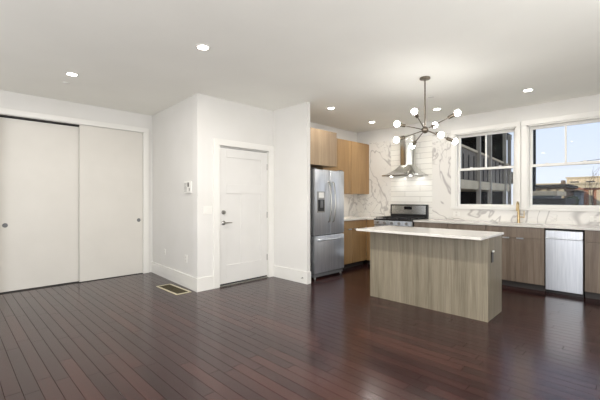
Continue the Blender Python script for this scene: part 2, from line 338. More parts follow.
# closet casing and sliding doors
struct('trim_3', boxes([(XL, XL+.02, CY1, CY1+.088, 0, CZ+.002), (XL, XL+.02, CY0-.09, CY0, 0, CZ+.002), (XL, XL+.02, CY0-.09, CY1+.088, CZ+.002, CZ+.082)], .003), M['trim'], label='white casing around the sliding closet doors')
struct('trim_4', boxes([(XL-.13, XL, CY1-.004, CY1+.012, 0, CZ), (XL-.13, XL, CY0-.012, CY0+.004, 0, CZ), (XL-.13, XL, CY0, CY1, CZ-.004, CZ+.012)]), M['trim'], label='white jamb lining of the closet opening')
struct('trim_5', box(XL-.11, XL-.016, CY0+.004, CY1-.004, CZ-.02, CZ-.004), M['dark'], label='dark sliding track at the top of the closet')
def closet_door(name, x0, x1, y0, y1, z0, z1, py, lab):
    r = sroot(name, (x0, (y0+y1)/2, 0), lab)
    obj('door_panel', box(x0, x1, y0, y1, z0, z1, .003), M['closet'], r)
    bm = bmesh.new(); add_tube(bm, [(x1-.002, py, .92), (x1+.002, py, .92)], [.032, .030], 24); add_tube(bm, [(x1+.002, py, .92), (x1+.0035, py, .92)], [.024, .022], 20)
    obj('flush_pull', bm, M['fridge_side'], r, True)
closet_door('door_2', XL-.095, XL-.065, CY0+.006, 1.50, .012, CZ-.030, .575, 'left white sliding closet door with round pull')
closet_door('door_3', XL-.045, XL-.012, 1.445, CY1-.0055, .008, CZ-.0045, 2.325, 'right white sliding closet door with round pull')
struct('trim_6', box(XL-.12, XL-.005, CY0, CY1, 0, .006), M['dark'], label='dark floor guide under the closet doors')

# ---------------------------------------------------------------- windows
def window(name, x0, x1, lab, cas_r):
    r = sroot(name, ((x0+x1)/2, YW, WZ0), lab)
    yf = YW-.02
    z0, z1 = WZ0, WZ1
    obj('window_casing', boxes([(x0-.075, x0, yf, YW, z0-.0, z1), (x1, x1+cas_r, yf, YW, z0, z1), (x0-.075, x1+cas_r, yf-.004, YW, z1, z1+.075)], .003), M['trim'], r)
    obj('window_sill', boxes([(x0-.085, x1+cas_r+.01, YW-.045, YW+.06, z0-.032, z0)], .004), M['trim'], r)
    # frame lining
    obj('window_frame', boxes([(x0, x0+.02, YW, YW+.14, z0, z1), (x1-.02, x1, YW, YW+.14, z0, z1), (x0, x1, YW, YW+.14, z1-.02, z1), (x0, x1, YW+.02, YW+.14, z0, z0+.012)]), M['trim'], r)
    zm = 1.80; a, b = x0+.02, x1-.02; st = .036
    # lower sash (room side)
    ys = YW+.045
    lo = obj('lower_sash', boxes([(a, a+st, ys, ys+.035, z0+.01, zm+.02), (b-st, b, ys, ys+.035, z0+.01, zm+.02), (a+st, b-st, ys, ys+.035, z0+.01, z0+.055), (a+st, b-st, ys, ys+.035, zm-.02, zm+.02)], .002), M['trim'], r)
    obj('pane', box(a+st, b-st, ys+.014, ys+.018, z0+.055, zm-.02), M['glass'], lo)
    for q in (.25, .75):
        xx = a+(b-a)*q
        obj('sash_lock', box(xx-.02, xx+.02, ys-.002, ys+.02, zm+.02, zm+.034, .004), M['trim'], lo)
    yu = YW+.085; xm = (a+b)/2
    up = obj('upper_sash', boxes([(a, a+st, yu, yu+.035, zm-.02, z1-.02), (b-st, b, yu, yu+.035, zm-.02, z1-.02), (a+st, b-st, yu, yu+.035, zm-.02, zm+.02), (a+st, b-st, yu, yu+.035, z1-.06, z1-.02)], .002), M['trim'], r)
    obj('muntin', box(xm-.012, xm+.012, yu+.004, yu+.031, zm+.02, z1-.06), M['trim'], up)
    obj('pane', box(a+st, b-st, yu+.014, yu+.018, zm+.02, z1-.06), M['glass'], up)
window('window_1', W1[0], W1[1], 'left white double-hung kitchen window looking on the grey balcony', .06)
window('window_2', W2[0], W2[1], 'right white double-hung kitchen window looking on sky and roofs', .075)

# ---------------------------------------------------------------- backsplash
TX0, TX1 = -3.66, -2.80
bm = boxes([(XK, TX0, YW-.012, YW-.0005, .91, 2.47), (TX1, W1[0]-.077, YW-.012, YW-.0005, .91, 2.47), (W1[0]-.077, .66, YW-.012, YW-.0005, .91, WZ0-.034)])
mb = obj('marble_backsplash', bm, M['marble'], origin=(-2, YW, .91)); tag(mb, 'grey-veined white marble backsplash slab along the window wall', 'backsplash')
bm = box(XK+.0005, XK+.012, 4.86, YW-.012, .91, 1.39)
tag(obj('marble_backsplash', bm, M['marble'], origin=(XK, 5.6, .91)), 'veined marble backsplash between counter and warm-lit upper cabinets beside the fridge', 'backsplash')
bm = box(TX0+.001, TX1-.001, YW-.014, YW-.0005, .91, 2.47)
tag(obj('tile_backsplash', bm, M['tile'], origin=(TX0, YW, .91)), 'white stacked subway tile panel behind the range and hood', 'backsplash')

# ---------------------------------------------------------------- cabinets
G = .0025
def front_pull(o, axis, cx, cz, f, length=.09):
    """small edge pull; axis 'x': front face normal is +X at x=f running along y; 'y': normal -Y at y=f running along x"""
    if axis == 'x': bm = boxes([(f-.001, f+.018, cx-length/2, cx+length/2, cz-.005, cz+.005), (f+.016, f+.022, cx-length/2, cx+length/2, cz-.014, cz+.005)])
    else: bm = boxes([(cx-length/2, cx+length/2, f-.018, f+.001, cz-.003, cz+.003), (cx-length/2, cx+length/2, f-.022, f-.016, cz-.014, cz+.005)])
    obj('handle', bm, M['steel'], o)
# upper cabinets, warm light tinted into the laminate
def upper_cab(lab, xb, xf, y0, y1, z0, z1, seams, mat):
    t = thing('wall_cabinet', lab, 'cabinet', (xb, (y0+y1)/2, z0), 'upper cabinets on the fridge wall')
    obj('body', box(xb, xf-.02, y0, y1, z0, z1), mat, t)
    ys = [y0]+seams+[y1]
    for a, b in zip(ys, ys[1:]): obj('door', box(xf-.019, xf, a+G, b-G, z0+.001, z1-.001, .0015), mat, t)
    return t
upper_cab('softly warm-lit oak two-door cabinet above the stainless refrigerator', XK, -3.85, 3.93, 4.845, 1.845, 2.445, [4.42], M['lam_soft_warm_light'])
upper_cab('warm-lit oak wall cabinet beside the refrigerator, nearer of the two tall uppers', XK, -4.18, 4.85, 5.715, 1.385, 2.445, [5.28], M['lam_warm_light'])
upper_cab('warm-lit oak wall cabinet in the corner beside the marble', XK, -4.18, 5.72, YW-.013, 1.385, 2.445, [], M['lam_warm_light'])
ls = obj('led_strip', boxes([(-4.36, -4.34, 4.9, 5.6, 1.375, 1.3845)]), M['ledstrip'], origin=(-4.35, 5.25, 1.38)); tag(ls, 'thin glowing light strip under the warm-lit wall cabinet', 'light')
l = bpy.data.lights.new('led_light', 'AREA'); l.shape = 'RECTANGLE'; l.size = .02; l.size_y = .7; l.energy = 2.6; l.color = (1, .94, .84)
lo_ = bpy.data.objects.new('led_light', l); C.objects.link(lo_); lo_.parent = ls; lo_.location = (0, 0, -.008)

def base_cab(lab, axis, a0, a1, f, back, mat, doors, drawer=True, toe=.07, toeh=.09, top=.8825, pulls=True, group='base cabinets'):
    """axis 'y': cabinet against the window wall, runs along x (a0..a1), front plane y=f. axis 'x': against fridge wall, runs along y, front x=f."""
    if axis == 'y':
        B = lambda u0, u1, d0, d1, z0, z1, bev=0: box(u0, u1, f+d0, f+d1, z0, z1, bev)
        dep = back-f; loc = ((a0+a1)/2, (f+back)/2, 0)
    else:
        B = lambda u0, u1, d0, d1, z0, z1, bev=0: box(f-d1, f-d0, u0, u1, z0, z1, bev)
        dep = f-back; loc = ((f+back)/2, (a0+a1)/2, 0)
    t = thing('base_cabinet', lab, 'cabinet', loc, group)
    obj('body', B(a0, a1, .02, dep, toeh, top), mat, t)
    obj('toe_kick', B(a0, a1, toe, toe+.018, 0, toeh), M['toe'], t)
    zd = top-.155 if drawer else top
    cuts = [a0]+doors+[a1]
    n = len(cuts)-1
    if drawer:
        obj_ = obj('drawer_front', B(a0+G, a1-G, 0, .019, zd+.002, top-.004, .0015), mat, t)
        if pulls == 'both' : front_pull(obj_, 'x' if axis == 'x' else 'y', (a0+a1)/2, top-.004, f)
    for i in range(n):
        d = obj('door', B(cuts[i]+G, cuts[i+1]-G, 0, .019, toeh+.002, zd-.002, .0015), mat, t)
        if pulls:
            if n == 2: c = cuts[1]+(-.09 if i == 0 else .09)
            else: c = (cuts[i]+cuts[i+1])/2
            front_pull(d, 'x' if axis == 'x' else 'y', c, zd-.001, f, .085)
    return t
M['toe'] = base_mat('dark_toe_kick', lin(58, 54, 52), .6)
XF, YF = -3.85, 5.76
base_cab('warm-lit oak base cabinet between the refrigerator and the corner', 'x', 4.86, YF-.002, XF, XK+.002, M['lam_warm_light'], [5.31])
base_cab('narrow oak base cabinet between the corner and the range', 'y', XF+.001, -3.64, YF, YW-.002, M['lam_warm_light'], [], drawer=False, pulls=False)
base_cab('backlit oak base cabinet right of the range, mostly behind the island', 'y', -2.86, -2.285, YF, YW-.002, M['lam_backlit'], [])
base_cab('backlit oak base cabinet between the range-side cabinet and the sink cabinet', 'y', -2.28, -1.705, YF, YW-.002, M['lam_backlit'], [])
# sink base: body kept low under the basin
t = thing('base_cabinet', 'backlit oak two-door sink cabinet below the brass faucet', 'cabinet', (-1.33, 6.07, 0), 'base cabinets')
obj('body', boxes([(-1.70, -.962, YF+.02, YW-.002, .09, .66), (-1.70, -.962, YF+.02, YF+.04, .66, .8825), (-1.70, -1.682, YF+.04, YW-.002, .66, .8825), (-.98, -.962, YF+.04, YW-.002, .66, .8825)]), M['lam_backlit'], t)
obj('toe_kick', box(-1.70, -.962, YF+.07, YF+.088, 0, .09), M['toe'], t)
obj('drawer_front', box(-1.70+G, -.962-G, YF, YF+.019, .728, .878, .0015), M['lam_backlit'], t)
for a, b, c in ((-1.70, -1.315, -1.43), (-1.315, -.962, -1.25)):
    d = obj('door', box(a+G, b-G, YF, YF+.019, .092, .724, .0015), M['lam_backlit'], t); front_pull(d, 'y', c, .724, YF, .085)
base_cab('backlit oak base cabinet with drawer at the right of the dishwasher', 'y', -.535, .05, YF, YW-.002, M['lam_backlit'], [], pulls='both')

# dishwasher
t = thing('dishwasher', 'slim stainless dishwasher built in under the white counter', 'dishwasher', (-.75, 6.05, 0))
obj('body', box(-.955, -.543, YF+.03, YW-.01, .09, .868), M['dark'], t)
obj('door', box(-.950, -.549, YF-.022, YF+.028, .05, .745, .006), M['steel'], t)
cp = obj('control_panel', box(-.950, -.549, YF-.022, YF+.028, .755, .855, .006), M['steel'], t)
bm = bmesh.new(); add_box(bm, -.948, -.551, YF-.045, YF-.03, .742, .764, .006)
for x in (-.93, -.575): add_box(bm, x, x+.012, YF-.032, YF-.018, .745, .761)
obj('handle', bm, M['steel'], t)
obj('kick_plate', box(-.950, -.549, YF+.05, YF+.07, 0, .085), M['black'], t)

# worktops
ct = boxes([(XK+.012, XF+.03, 4.86, YF-.03, .884, .91), (XK+.012, -3.64, YF-.03, YW-.013, .884, .91)])
tag(obj('worktop', ct, M['quartz'], origin=(-4.2, 5.6, .874)), 'L-shaped pale worktop between the refrigerator and the range', 'worktop', 'worktops')
SX0, SX1, SY0, SY1 = -1.66, -1.02, 5.84, 6.20
ct = boxes([(-2.86, SX0, YF-.03, YW-.013, .884, .91), (SX1, .66, YF-.03, YW-.013, .884, .91), (SX0, SX1, YF-.03, SY0, .884, .91), (SX0, SX1, SY1, YW-.013, .884, .91)])
tag(obj('worktop', ct, M['quartz'], origin=(-1, 6, .874)), 'long white worktop with sink running below both windows', 'worktop', 'worktops')
# basin
bm = boxes([(SX0-.01, SX0, SY0-.01, SY1+.01, .69, .874), (SX1, SX1+.01, SY0-.01, SY1+.01, .69, .874), (SX0, SX1, SY0-.01, SY0, .69, .874), (SX0, SX1, SY1, SY1+.01, .69, .874), (SX0-.01, SX1+.01, SY0-.01, SY1+.01, .675, .69)])
t = thing('sink', 'undermounted steel sink below the brass faucet', 'sink', (-1.34, 6.02, .69))
obj('basin', bm, M['steel'], t); obj('drain', lathe(-1.34, 6.02, [(.045, .690), (.045, .693), (.02, .6935)], 20), M['nickel'], t, True)
# faucet
fxx, fyy = -1.385, 6.275
t = thing('faucet', 'tall satin brass faucet standing behind the sink', 'faucet', (fxx, fyy, .91))
obj('base', lathe(fxx, fyy, [(.026, .91), (.026, .918), (.018, .922), (.017, 1.10), (.013, 1.11), (.011, 1.12)]), M['brass'], t, True)
pts = [(fxx, fyy, 1.10)]+[(fxx-.0, fyy-.05+.05*math.cos(q), 1.185+.05*math.sin(q)) for q in [k*PI/10 for k in range(11)]]+[(fxx, fyy-.10, 1.15)]
sp_ = obj('spout', tube(pts, .0105, 14), M['brass'], t, True)
e = pts[-1]; obj('spray_head', tube([(e[0], e[1], e[2]+.01), (e[0], e[1], e[2]-.05), (e[0], e[1], e[2]-.055)], [.013, .014, .010], 14), M['brass'], sp_, True)
bm = bmesh.new(); add_tube(bm, [(fxx+.015, fyy, 1.0), (fxx+.075, fyy, 1.0)], .009, 10); add_tube(bm, [(fxx+.075, fyy, .985), (fxx+.075, fyy-.005, 1.10)], [.008, .006], 10)
obj('lever', bm, M['brass'], t, True)

# ---------------------------------------------------------------- range
rx0, rx1, ry = -3.635, -2.865, 5.70
t = thing('range', 'stainless gas range with black cooktop under the hood', 'range', ((rx0+rx1)/2, 6.03, 0))
obj('body', boxes([(rx0, rx1, ry+.03, 6.36, .10, .885), (rx0+.03, rx1-.03, ry+.08, 6.34, 0, .10)]), M['black'], t)
od = obj('oven_door', box(rx0+.004, rx1-.004, ry, ry+.03, .26, .79, .006), M['steel'], t)
obj('oven_window', box(rx0+.13, rx1-.13, ry-.002, ry+.002, .36, .66, .001), M['screen'], od)
bm = bmesh.new(); add_tube(bm, [(rx0+.05, ry-.045, .745), (rx1-.05, ry-.045, .745)], .012, 12)
for x in (rx0+.08, rx1-.08): add_tube(bm, [(x, ry-.045, .745), (x, ry+.002, .745)], .009, 8)
obj('handle', bm, M['steel'], od, True)
obj('drawer', box(rx0+.004, rx1-.004, ry, ry+.03, .11, .25, .006), M['steel'], t)
cpn = obj('control_strip', box(rx0, rx1, ry-.012, ry+.03, .80, .885, .006), M['steel'], t)
for k in range(5):
    x = rx0+.10+k*(rx1-rx0-.20)/4
    bm = bmesh.new(); add_tube(bm, [(x, ry-.010, .842), (x, ry-.02, .842), (x, ry-.045, .842)], [.026, .022, .018], 16)
    obj('knob', bm, M['nickel'], cpn, True)
obj('cooktop', box(rx0, rx1, ry-.012, 6.30, .886, .912, .008), M['black'], t)
for k in range(3):
    a = rx0+.03+k*.24; b = a+.225
    lst = [(a, b, ry+.03, ry+.042, .93, .944), (a, b, 6.25, 6.262, .93, .944), (a, a+.012, ry+.03, 6.262, .93, .944), (b-.012, b, ry+.03, 6.262, .93, .944), (a, b, 5.97, 5.982, .93, .944)]
    lst += [((a+b)/2-.005, (a+b)/2+.005, ry+.04, 6.25, .932, .942), (a, b, ry+.16, ry+.168, .932, .942), (a, b, 6.11, 6.118, .932, .942)]
    lst += [(p, p+.012, q, q+.012, .912, .93) for p in (a, b-.012) for q in (ry+.03, 6.25)]
    obj('grate', boxes(lst), M['iron'], t)
for x in (rx0+.14, rx0+.385, rx1-.14):
    for y in (ry+.165, 6.115): obj('burner', lathe(x, y, [(.045, .912), (.045, .918), (.03, .924), (.001, .926)], 18), M['iron'], t, True)
bgd = obj('backguard', boxes([(rx0, rx1, 6.30, 6.362, .886, 1.175)], .008), M['black'], t)
obj('control_panel', box(rx0+.03, rx1-.03, 6.293, 6.301, .985, 1.155, .003), M['steel_h'], bgd)
ds = obj('display', box(-3.33, -3.17, 6.288, 6.294, 1.075, 1.135, .002), M['screen'], bgd)

# hood
t = thing('range_hood', 'curved stainless chimney hood over the gas range', 'range hood', (-3.235, 6.36, 1.72))
def hood_canopy():
    bm = bmesh.new(); secs = [(0, 1.715), (0, 1.735), (.12, 1.745), (.3, 1.765), (.5, 1.795), (.7, 1.835), (.86, 1.878), (.95, 1.91), (1, 1.93)]
    X0, X1, Y0, Y1 = -3.615, -2.855, 5.90, 6.364; cx = -3.235
    rings = []
    for f, z in secs:
        a0, a1, b0, b1 = X0+(cx-.155-X0)*f, X1+(cx+.155-X1)*f, Y0+(6.13-Y0)*f, Y1
        ring = []; n = 28
        for k in range(n):
            q = 2*PI*k/n; cq, sq = math.cos(q), math.sin(q)
            p = 2/(12-9.6*f)
            xx = abs(cq)**p*(1 if cq > 0 else -1); yy = abs(sq)**p*(1 if sq > 0 else -1)
            ring.append(bm.verts.new(((a0+a1)/2+xx*(a1-a0)/2, (b0+b1)/2+yy*(b1-b0)/2, z)))
        rings.append(ring)
    for a, b in zip(rings, rings[1:]):
        for k in range(len(a)): bm.faces.new((a[k], a[(k+1) % len(a)], b[(k+1) % len(a)], b[k]))
    bm.faces.new(rings[0][::-1]); bm.faces.new(rings[-1]); return bm
obj('canopy', hood_canopy(), M['steel_h'], t, True)
def chimney():
    bm = lathe(0, 0, [(.15, 1.915), (.15, 2.50)], 32)
    for v in bm.verts: v.co = Vector((-3.235+v.co.x, 6.255+v.co.y*.72, v.co.z))
    return bm
obj('chimney', chimney(), M['steel_h'], t, True)
obj('filter', box(-3.52, -2.95, 5.97, 6.32, 1.706, 1.716, .002), M['nickel'], t)
for x in (-3.43, -3.04):
    hl = obj('lamp', lathe(x, 5.99, [(.028, 1.715), (.028, 1.702), (.024, 1.700)], 16), M['hoodlamp'], t)
    l = bpy.data.lights.new('hood_light', 'AREA'); l.shape = 'DISK'; l.size = .05; l.energy = .45; l.color = (1, .98, .94)
    o = bpy.data.objects.new('hood_light', l); C.objects.link(o); o.parent = hl; o.location = (x-(-3.235), 6.2-6.36, 1.695-1.72)
    o.rotation_euler = Vector((0, .25, -1)).to_track_quat('-Z', 'Y').to_euler()

# ---------------------------------------------------------------- refrigerator
fy0, fy1, fxf = 4.075, 4.835, -3.68
t = thing('refrigerator', 'stainless french-door refrigerator with water dispenser', 'refrigerator', (-4.1, 4.44, 0))
obj('body', box(XK+.05, fxf-.075, fy0+.005, fy1-.005, .045, 1.735, .005), M['fridge_side'], t)
fm = 4.46
def fdoor(name, y0, y1, z0, z1):
    bm = box(fxf-.07, fxf, y0, y1, z0, z1, .012); return obj(name, bm, M['steel'], t, True)
dl = fdoor('door', fy0, fm-.003, .70, 1.755); d2 = fdoor('door', fm+.003, fy1, .70, 1.755); fr = fdoor('freezer_drawer', fy0, fy1, .095, .69)
def bowed(y, z0, z1, out):
    return [(fxf+.004, y, z0), (fxf+.03, y, z0+.02)]+[(fxf+.03+out*math.sin(PI*k/10), y, z0+.02+(z1-z0-.04)*k/10) for k in range(1, 10)]+[(fxf+.03, y, z1-.02), (fxf+.004, y, z1)]
obj('handle', tube(bowed(fm-.055, .90, 1.56, .035), .013, 12), M['nickel'], dl, True)
obj('handle', tube(bowed(fm+.055, .90, 1.56, .035), .013, 12), M['nickel'], d2, True)
z = .625
pts = [(fxf+.004, fy0+.07, z), (fxf+.035, fy0+.085, z)]+[(fxf+.035+.03*math.sin(PI*k/10), fy0+.085+(fy1-fy0-.17)*k/10, z) for k in range(1, 10)]+[(fxf+.035, fy1-.085, z), (fxf+.004, fy1-.07, z)]
obj('handle', tube(pts, .014, 12), M['steel'], fr, True)
dp = obj('dispenser', boxes([(fxf-.002, fxf+.006, 4.13, 4.315, 1.065, 1.40)], .004), M['nickel'], dl)
dp2 = obj('dispenser_recess', boxes([(fxf+.005, fxf+.0075, 4.145, 4.30, 1.085, 1.27)]), M['black'], dl)
obj('dispenser_panel', box(fxf+.005, fxf+.010, 4.165, 4.285, 1.30, 1.385, .003), M['white'], dl)
obj('dispenser_paddle', box(fxf+.0075, fxf+.02, 4.195, 4.255, 1.14, 1.26, .004), M['fridge_side'], dl)
for y in (fy0+.01, fy1-.07): obj('hinge_cover', box(fxf-.10, fxf-.02, y, y+.06, 1.735, 1.775, .006), M['fridge_side'], t)
obj('toe_grille', box(fxf-.10, fxf-.03, fy0+.01, fy1-.01, .03, .09), M['fridge_side'], t)
for y in (fy0+.05, fy1-.05): obj('foot', lathe(fxf-.045, y, [(.018, 0), (.02, .01), (.012, .03), (.012, .05)], 14), M['nickel'], t, True)

# ---------------------------------------------------------------- island
ix0, ix1, iy0, iy1 = -2.575, -1.145, 3.945, 4.45
t = thing('kitchen_island', 'cool-lit oak kitchen island with white quartz top', 'kitchen island', ((ix0+ix1)/2, (iy0+iy1)/2, 0))
obj('body', box(ix0, ix1-.022, iy0+.02, iy1-.02, .0, .874), M['lam_cool_light'], t)
obj('back_panel', box(ix0, ix1, iy0, iy0+.0195, 0, .8745), M['lam_cool_light'], t)
obj('end_panel', box(ix1-.021, ix1-.004, iy0+.02, iy1-.001, 0, .8745), M['lam_cool_light'], t)
for a, b in ((ix0, -2.115), (-2.11, -1.64), (-1.635, ix1-.023)):
    d = obj('door', box(a+G, b-G, iy1-.019, iy1, .10, .866, .0015), M['lam_cool_light'], t)
    obj('handle', boxes([((a+b)/2-.05, (a+b)/2+.05, iy1, iy1+.018, .85, .856)]), M['nickel'], d)
obj('countertop', box(-2.615, -1.131, 3.68, 4.47, .875, .901, .002), M['quartz'], t)
ol = obj('outlet', boxes([(ix1-.004, ix1+.004, 4.06, 4.12, .605, .715)], .002), M['black'], t)
obj('plug', box(ix1+.004, ix1+.02, 4.065, 4.10, .715, .735, .003), M['white'], ol)

# ---------------------------------------------------------------- chandelier
hub = Vector((-1.872, 4.052, 2.111))
t = thing('chandelier', 'sputnik chandelier with eight globe bulbs over the island', 'chandelier', (hub.x, hub.y, HC))
obj('canopy', lathe(hub.x, hub.y, [(.062, HC), (.062, HC-.018), (.05, HC-.024), (.012, HC-.03)], 28), M['bronze'], t, True)
obj('stem', tube([(hub.x, hub.y, HC-.02), (hub.x, hub.y, hub.z+.03)], .0085, 12), M['bronze'], t, True)
obj('hub', ball(hub, .042), M['bronze'], t, True)
for off in [(.048, -.369, .148), (-.173, -.358, .043), (-.202, -.318, -.135), (-.288, .241, -.136), (.293, -.24, -.129), (.245, .287, -.133), (.373, .02, .144), (-.041, .379, .124)]:
    o = Vector(off); d = o.normalized(); Lb = o.length; rb = .034
    s1 = Lb-rb+.006; s0 = s1-.085
    ar = obj('arm', tube([hub+d*.03, hub+d*(s0+.01)], .0055, 10), M['bronze'], t, True)
    obj('socket', tube([hub+d*s0, hub+d*(s0+.006), hub+d*s1], [.013, .02, .021], 16), M['bronze'], ar, True)
    obj('bulb', ball(hub+o, rb, 20), M['bulb'], ar, True)

# ---------------------------------------------------------------- ceiling fittings
CL = [((-4.708, 1.03), 'round recessed ceiling light nearest the sliding closet doors', 7), ((-2.983, 1.72), 'round recessed ceiling light nearest the camera, in front of the entry door', 30),
      ((-3.533, 4.298), 'round recessed ceiling light in front of the refrigerator', 4), ((-3.627, 5.618), 'round recessed ceiling light by the range corner', 5),
      ((-2.359, 5.538), 'round recessed ceiling light seen just behind the chandelier', 5), ((-1.087, 5.419), 'round recessed ceiling light before the right kitchen window', 7)]
def downlight(x, y, lab, p):
    t = thing('recessed_light', lab, 'ceiling light', (x, y, HC), 'recessed ceiling lights')
    obj('trim_ring', lathe(x, y, [(.068, HC), (.068, HC-.004), (.052, HC-.006)], 28), M['white'], t, True)
    obj('lens', lathe(x, y, [(.050, HC-.004), (.050, HC-.0075), (.04, HC-.009)], 28), M['downlight'], t, True)
    l = bpy.data.lights.new('recessed_lamp', 'AREA'); l.shape = 'DISK'; l.size = .1; l.energy = p; l.color = (1, .96, .90)
    o = bpy.data.objects.new('recessed_lamp', l); C.objects.link(o); o.parent = t; o.location = (0, 0, -.012)
CL.append(((-1.25, 1.9), 'added, unseen recessed ceiling light to the right of the camera', 28))  # lamp added out of view for the shadow under the island top
for (x, y), lab, p in CL: downlight(x*1.01, y*1.01, lab, p)
tag(obj('sprinkler_cover', lathe(-5.171, 1.067, [(.042, HC), (.042, HC-.006), (.03, HC-.010)], 24), M['white'], smooth=True, origin=None), 'small flat sprinkler cover beside the light over the closet', 'sprinkler')
tag(obj('sprinkler_cover', lathe(-2.163, 4.875, [(.042, HC), (.042, HC-.006), (.03, HC-.010)], 24), M['white'], smooth=True), 'small flat sprinkler cover behind the chandelier rod', 'sprinkler')

# ---------------------------------------------------------------- wall fittings
# intercom on the hall wall
t = thing('intercom', 'small white intercom panel on the wall left of the corner', 'intercom', (-4.64, (YR+.013), 1.44))
obj('housing', box(-4.755, -4.545, (YR+.013)-.022, (YR+.013), 1.365, 1.535, .006), M['white'], t)
obj('speaker_grille', boxes([(-4.74, -4.665, (YR+.013)-.0245, (YR+.013)-.021, 1.39+k*.018, 1.396+k*.018) for k in range(7)]), M['fridge_side'], t)
obj('screen', box(-4.64, -4.605, (YR+.013)-.025, (YR+.013)-.021, 1.455, 1.515), M['socket'], t)
obj('button', boxes([(-4.60, -4.57, (YR+.013)-.026, (YR+.013)-.021, 1.40, 1.415), (-4.60, -4.57, (YR+.013)-.026, (YR+.013)-.021, 1.42, 1.432)]), M['nickel'], t)
def outlet(lab, c, axis, name='wall_outlet', w=.075, h=.115, slots=True, cat='outlet'):
    t = thing(name, lab, cat, c); x, y, z = c
    def B(u0, u1, d0, d1, z0, z1, bev=0):
        if axis == '-y': return box(x+u0, x+u1, y-d1, y-d0, z+z0, z+z1, bev)
        return box(x+d0, x+d1, y+u0, y+u1, z+z0, z+z1, bev)
    obj('plate', B(-w/2, w/2, 0, .006, -h/2, h/2, .002), M['white'], t)
    if slots:
        for dz in (-.024, .024): obj('receptacle', B(-.016, .016, .005, .008, dz-.015, dz+.015, .001), M['socket_w'], t)
    else:
        n = 3
        for k in range(n):
            cx = (k-(n-1)/2)*w/n
            obj('rocker', B(cx-.014, cx+.014, .005, .010, -.033, .033, .002), M['white'], t)
M['socket_w'] = base_mat('socket_face', lin(205, 202, 196), .4)
outlet('small wall outlet nearest the closet, above the baseboard', (-5.54, YR+.070, .42), '-y', w=.05, h=.09)
outlet('white outlet low on the hall wall nearest the corner', (-4.74, YR+.020, .41), '-y')
outlet('triple light switch between the corner and the entry door', (XD, 2.60, 1.125), '+x', 'light_switch', .14, .115, False, 'light switch')
outlet('white double outlet on the marble at the right edge', (-.475, YW-.012, 1.00), '-y', w=.115, h=.075)
outlet('white outlet on the marble below the left window', (-2.36, YW-.012, 1.02), '-y', w=.115, h=.075)
bm = bmesh.new(); add_tube(bm, [(-3.68, YS-.016, .085), (-3.68, YS-.022, .085), (-3.68, YS-.05, .085)], [.012, .006, .007], 12)
tag(obj('door_stop', bm, M['nickel'], smooth=True), 'small metal door stop on the baseboard left of the refrigerator', 'door stop')
# floor register
t = thing('floor_register', 'brass framed floor vent beside the hall baseboard', 'floor vent', (-4.79, 2.28, 0))
a0, a1, b0, b1 = -5.07, -4.43, 2.16, 2.38
obj('frame', boxes([(a0, a1, b0, b0+.028, 0, .006), (a0, a1, b1-.028, b1, 0, .006), (a0, a0+.028, b0+.028, b1-.028, 0, .006), (a1-.028, a1, b0+.028, b1-.028, 0, .006)], .001), M['vent_brass'], t)
obj('grille', boxes([(a0+.028, a1-.028, b0+.028, b1-.028, 0, .0015)]+[(a0+.03+k*.02, a0+.037+k*.02, b0+.028, b1-.028, .0015, .005) for k in range(30)]), M['vent_dark'], t)

# ---------------------------------------------------------------- outside
GZ = -3.2
struct('ground', box(-60, 60, 6.9, 130, GZ-.2, GZ), M['asphalt'])
# neighbouring building with balcony, long side facing +X
t = thing('balcony_building', 'dark building with grey metal balcony seen through the left window', 'building', (-5.5, 12, GZ))
bx = -4.0
obj('wall', box(-9, -5.6, 8.5, 17, GZ, 6.5), M['o_dark'], t)
obj('end_wall', box(-9, -4.25, 16.7, 17.2, GZ, 6.5), M['o_dark'], t)
obj('roof', box(-9.2, -4.05, 8.3, 17.2, 3.85, 4.05), M['o_dark'], t)
obj('ceiling_slab', box(-5.7, -4.3, 8.5, 17, 1.86, 1.9), M['o_dark'], t)
def sloped_panel():
    bm = bmesh.new()
    def prism(y0, y1, zb0, zb1, zt0, zt1, x0, x1):
        v = [bm.verts.new(p) for p in ((x0, y0, zb0), (x1, y0, zb0), (x1, y1, zb1), (x0, y1, zb1), (x0, y0, zt0), (x1, y0, zt0), (x1, y1, zt1), (x0, y1, zt1))]
        for f in ((0, 1, 2, 3), (7, 6, 5, 4), (0, 4, 5, 1), (1, 5, 6, 2), (2, 6, 7, 3), (3, 7, 4, 0)): bm.faces.new([v[i] for i in f])
    return bm, prism
bm, pr = sloped_panel(); pr(8.5, 16.4, 1.88, 1.88, 3.02, 2.66, bx-.05, bx)
obj('balcony_panel', bm, M['o_metal'], t)
bm, pr = sloped_panel(); pr(8.5, 16.45, 3.02, 2.66, 3.09, 2.73, bx-.07, bx+.03)
obj('rail', bm, M['o_conc'], t)
obj('ledge', box(-5.6, bx+.05, 8.5, 16.6, 1.60, 1.88, .01), M['o_conc'], t)
for y in (10.3, 12.6, 13.8, 15.7, 16.4):
    obj('post', box(bx-.02, bx+.10, y, y+.1, GZ, 3.95), M['o_post'], t)
for k in range(16):
    y = 8.9+k*.48
    obj('panel_seam', box(bx, bx+.02, y, y+.035, 1.9, 2.70), M['o_dark'], t)
for y in (9.4, 11.4, 14.2):
    obj('doorway', box(-5.6, -5.57, y, y+.8, 1.95, 3.5), M['o_win'], t)
for y in (9.6, 12.0, 14.4): obj('lower_window', box(-5.6, -5.56, y, y+1.0, .6, 1.3), M['o_post'], t)
obj('lower_rail', boxes([(bx-.02, bx+.02, 8.5, 16.4, z, z+.05) for z in (.35, .65, .95)]), M['o_post'], t)
t = thing('street_lamp', 'dark-framed lantern on a pole beyond the balcony, at the right edge of the left window', 'lamp', (-5.06, 21, GZ))
obj('pole', box(-5.09, -5.03, 20.97, 21.03, GZ, 2.08), M['o_dark'], t)
lx0, lx1, ly0, ly1 = -5.2, -4.92, 20.86, 21.14
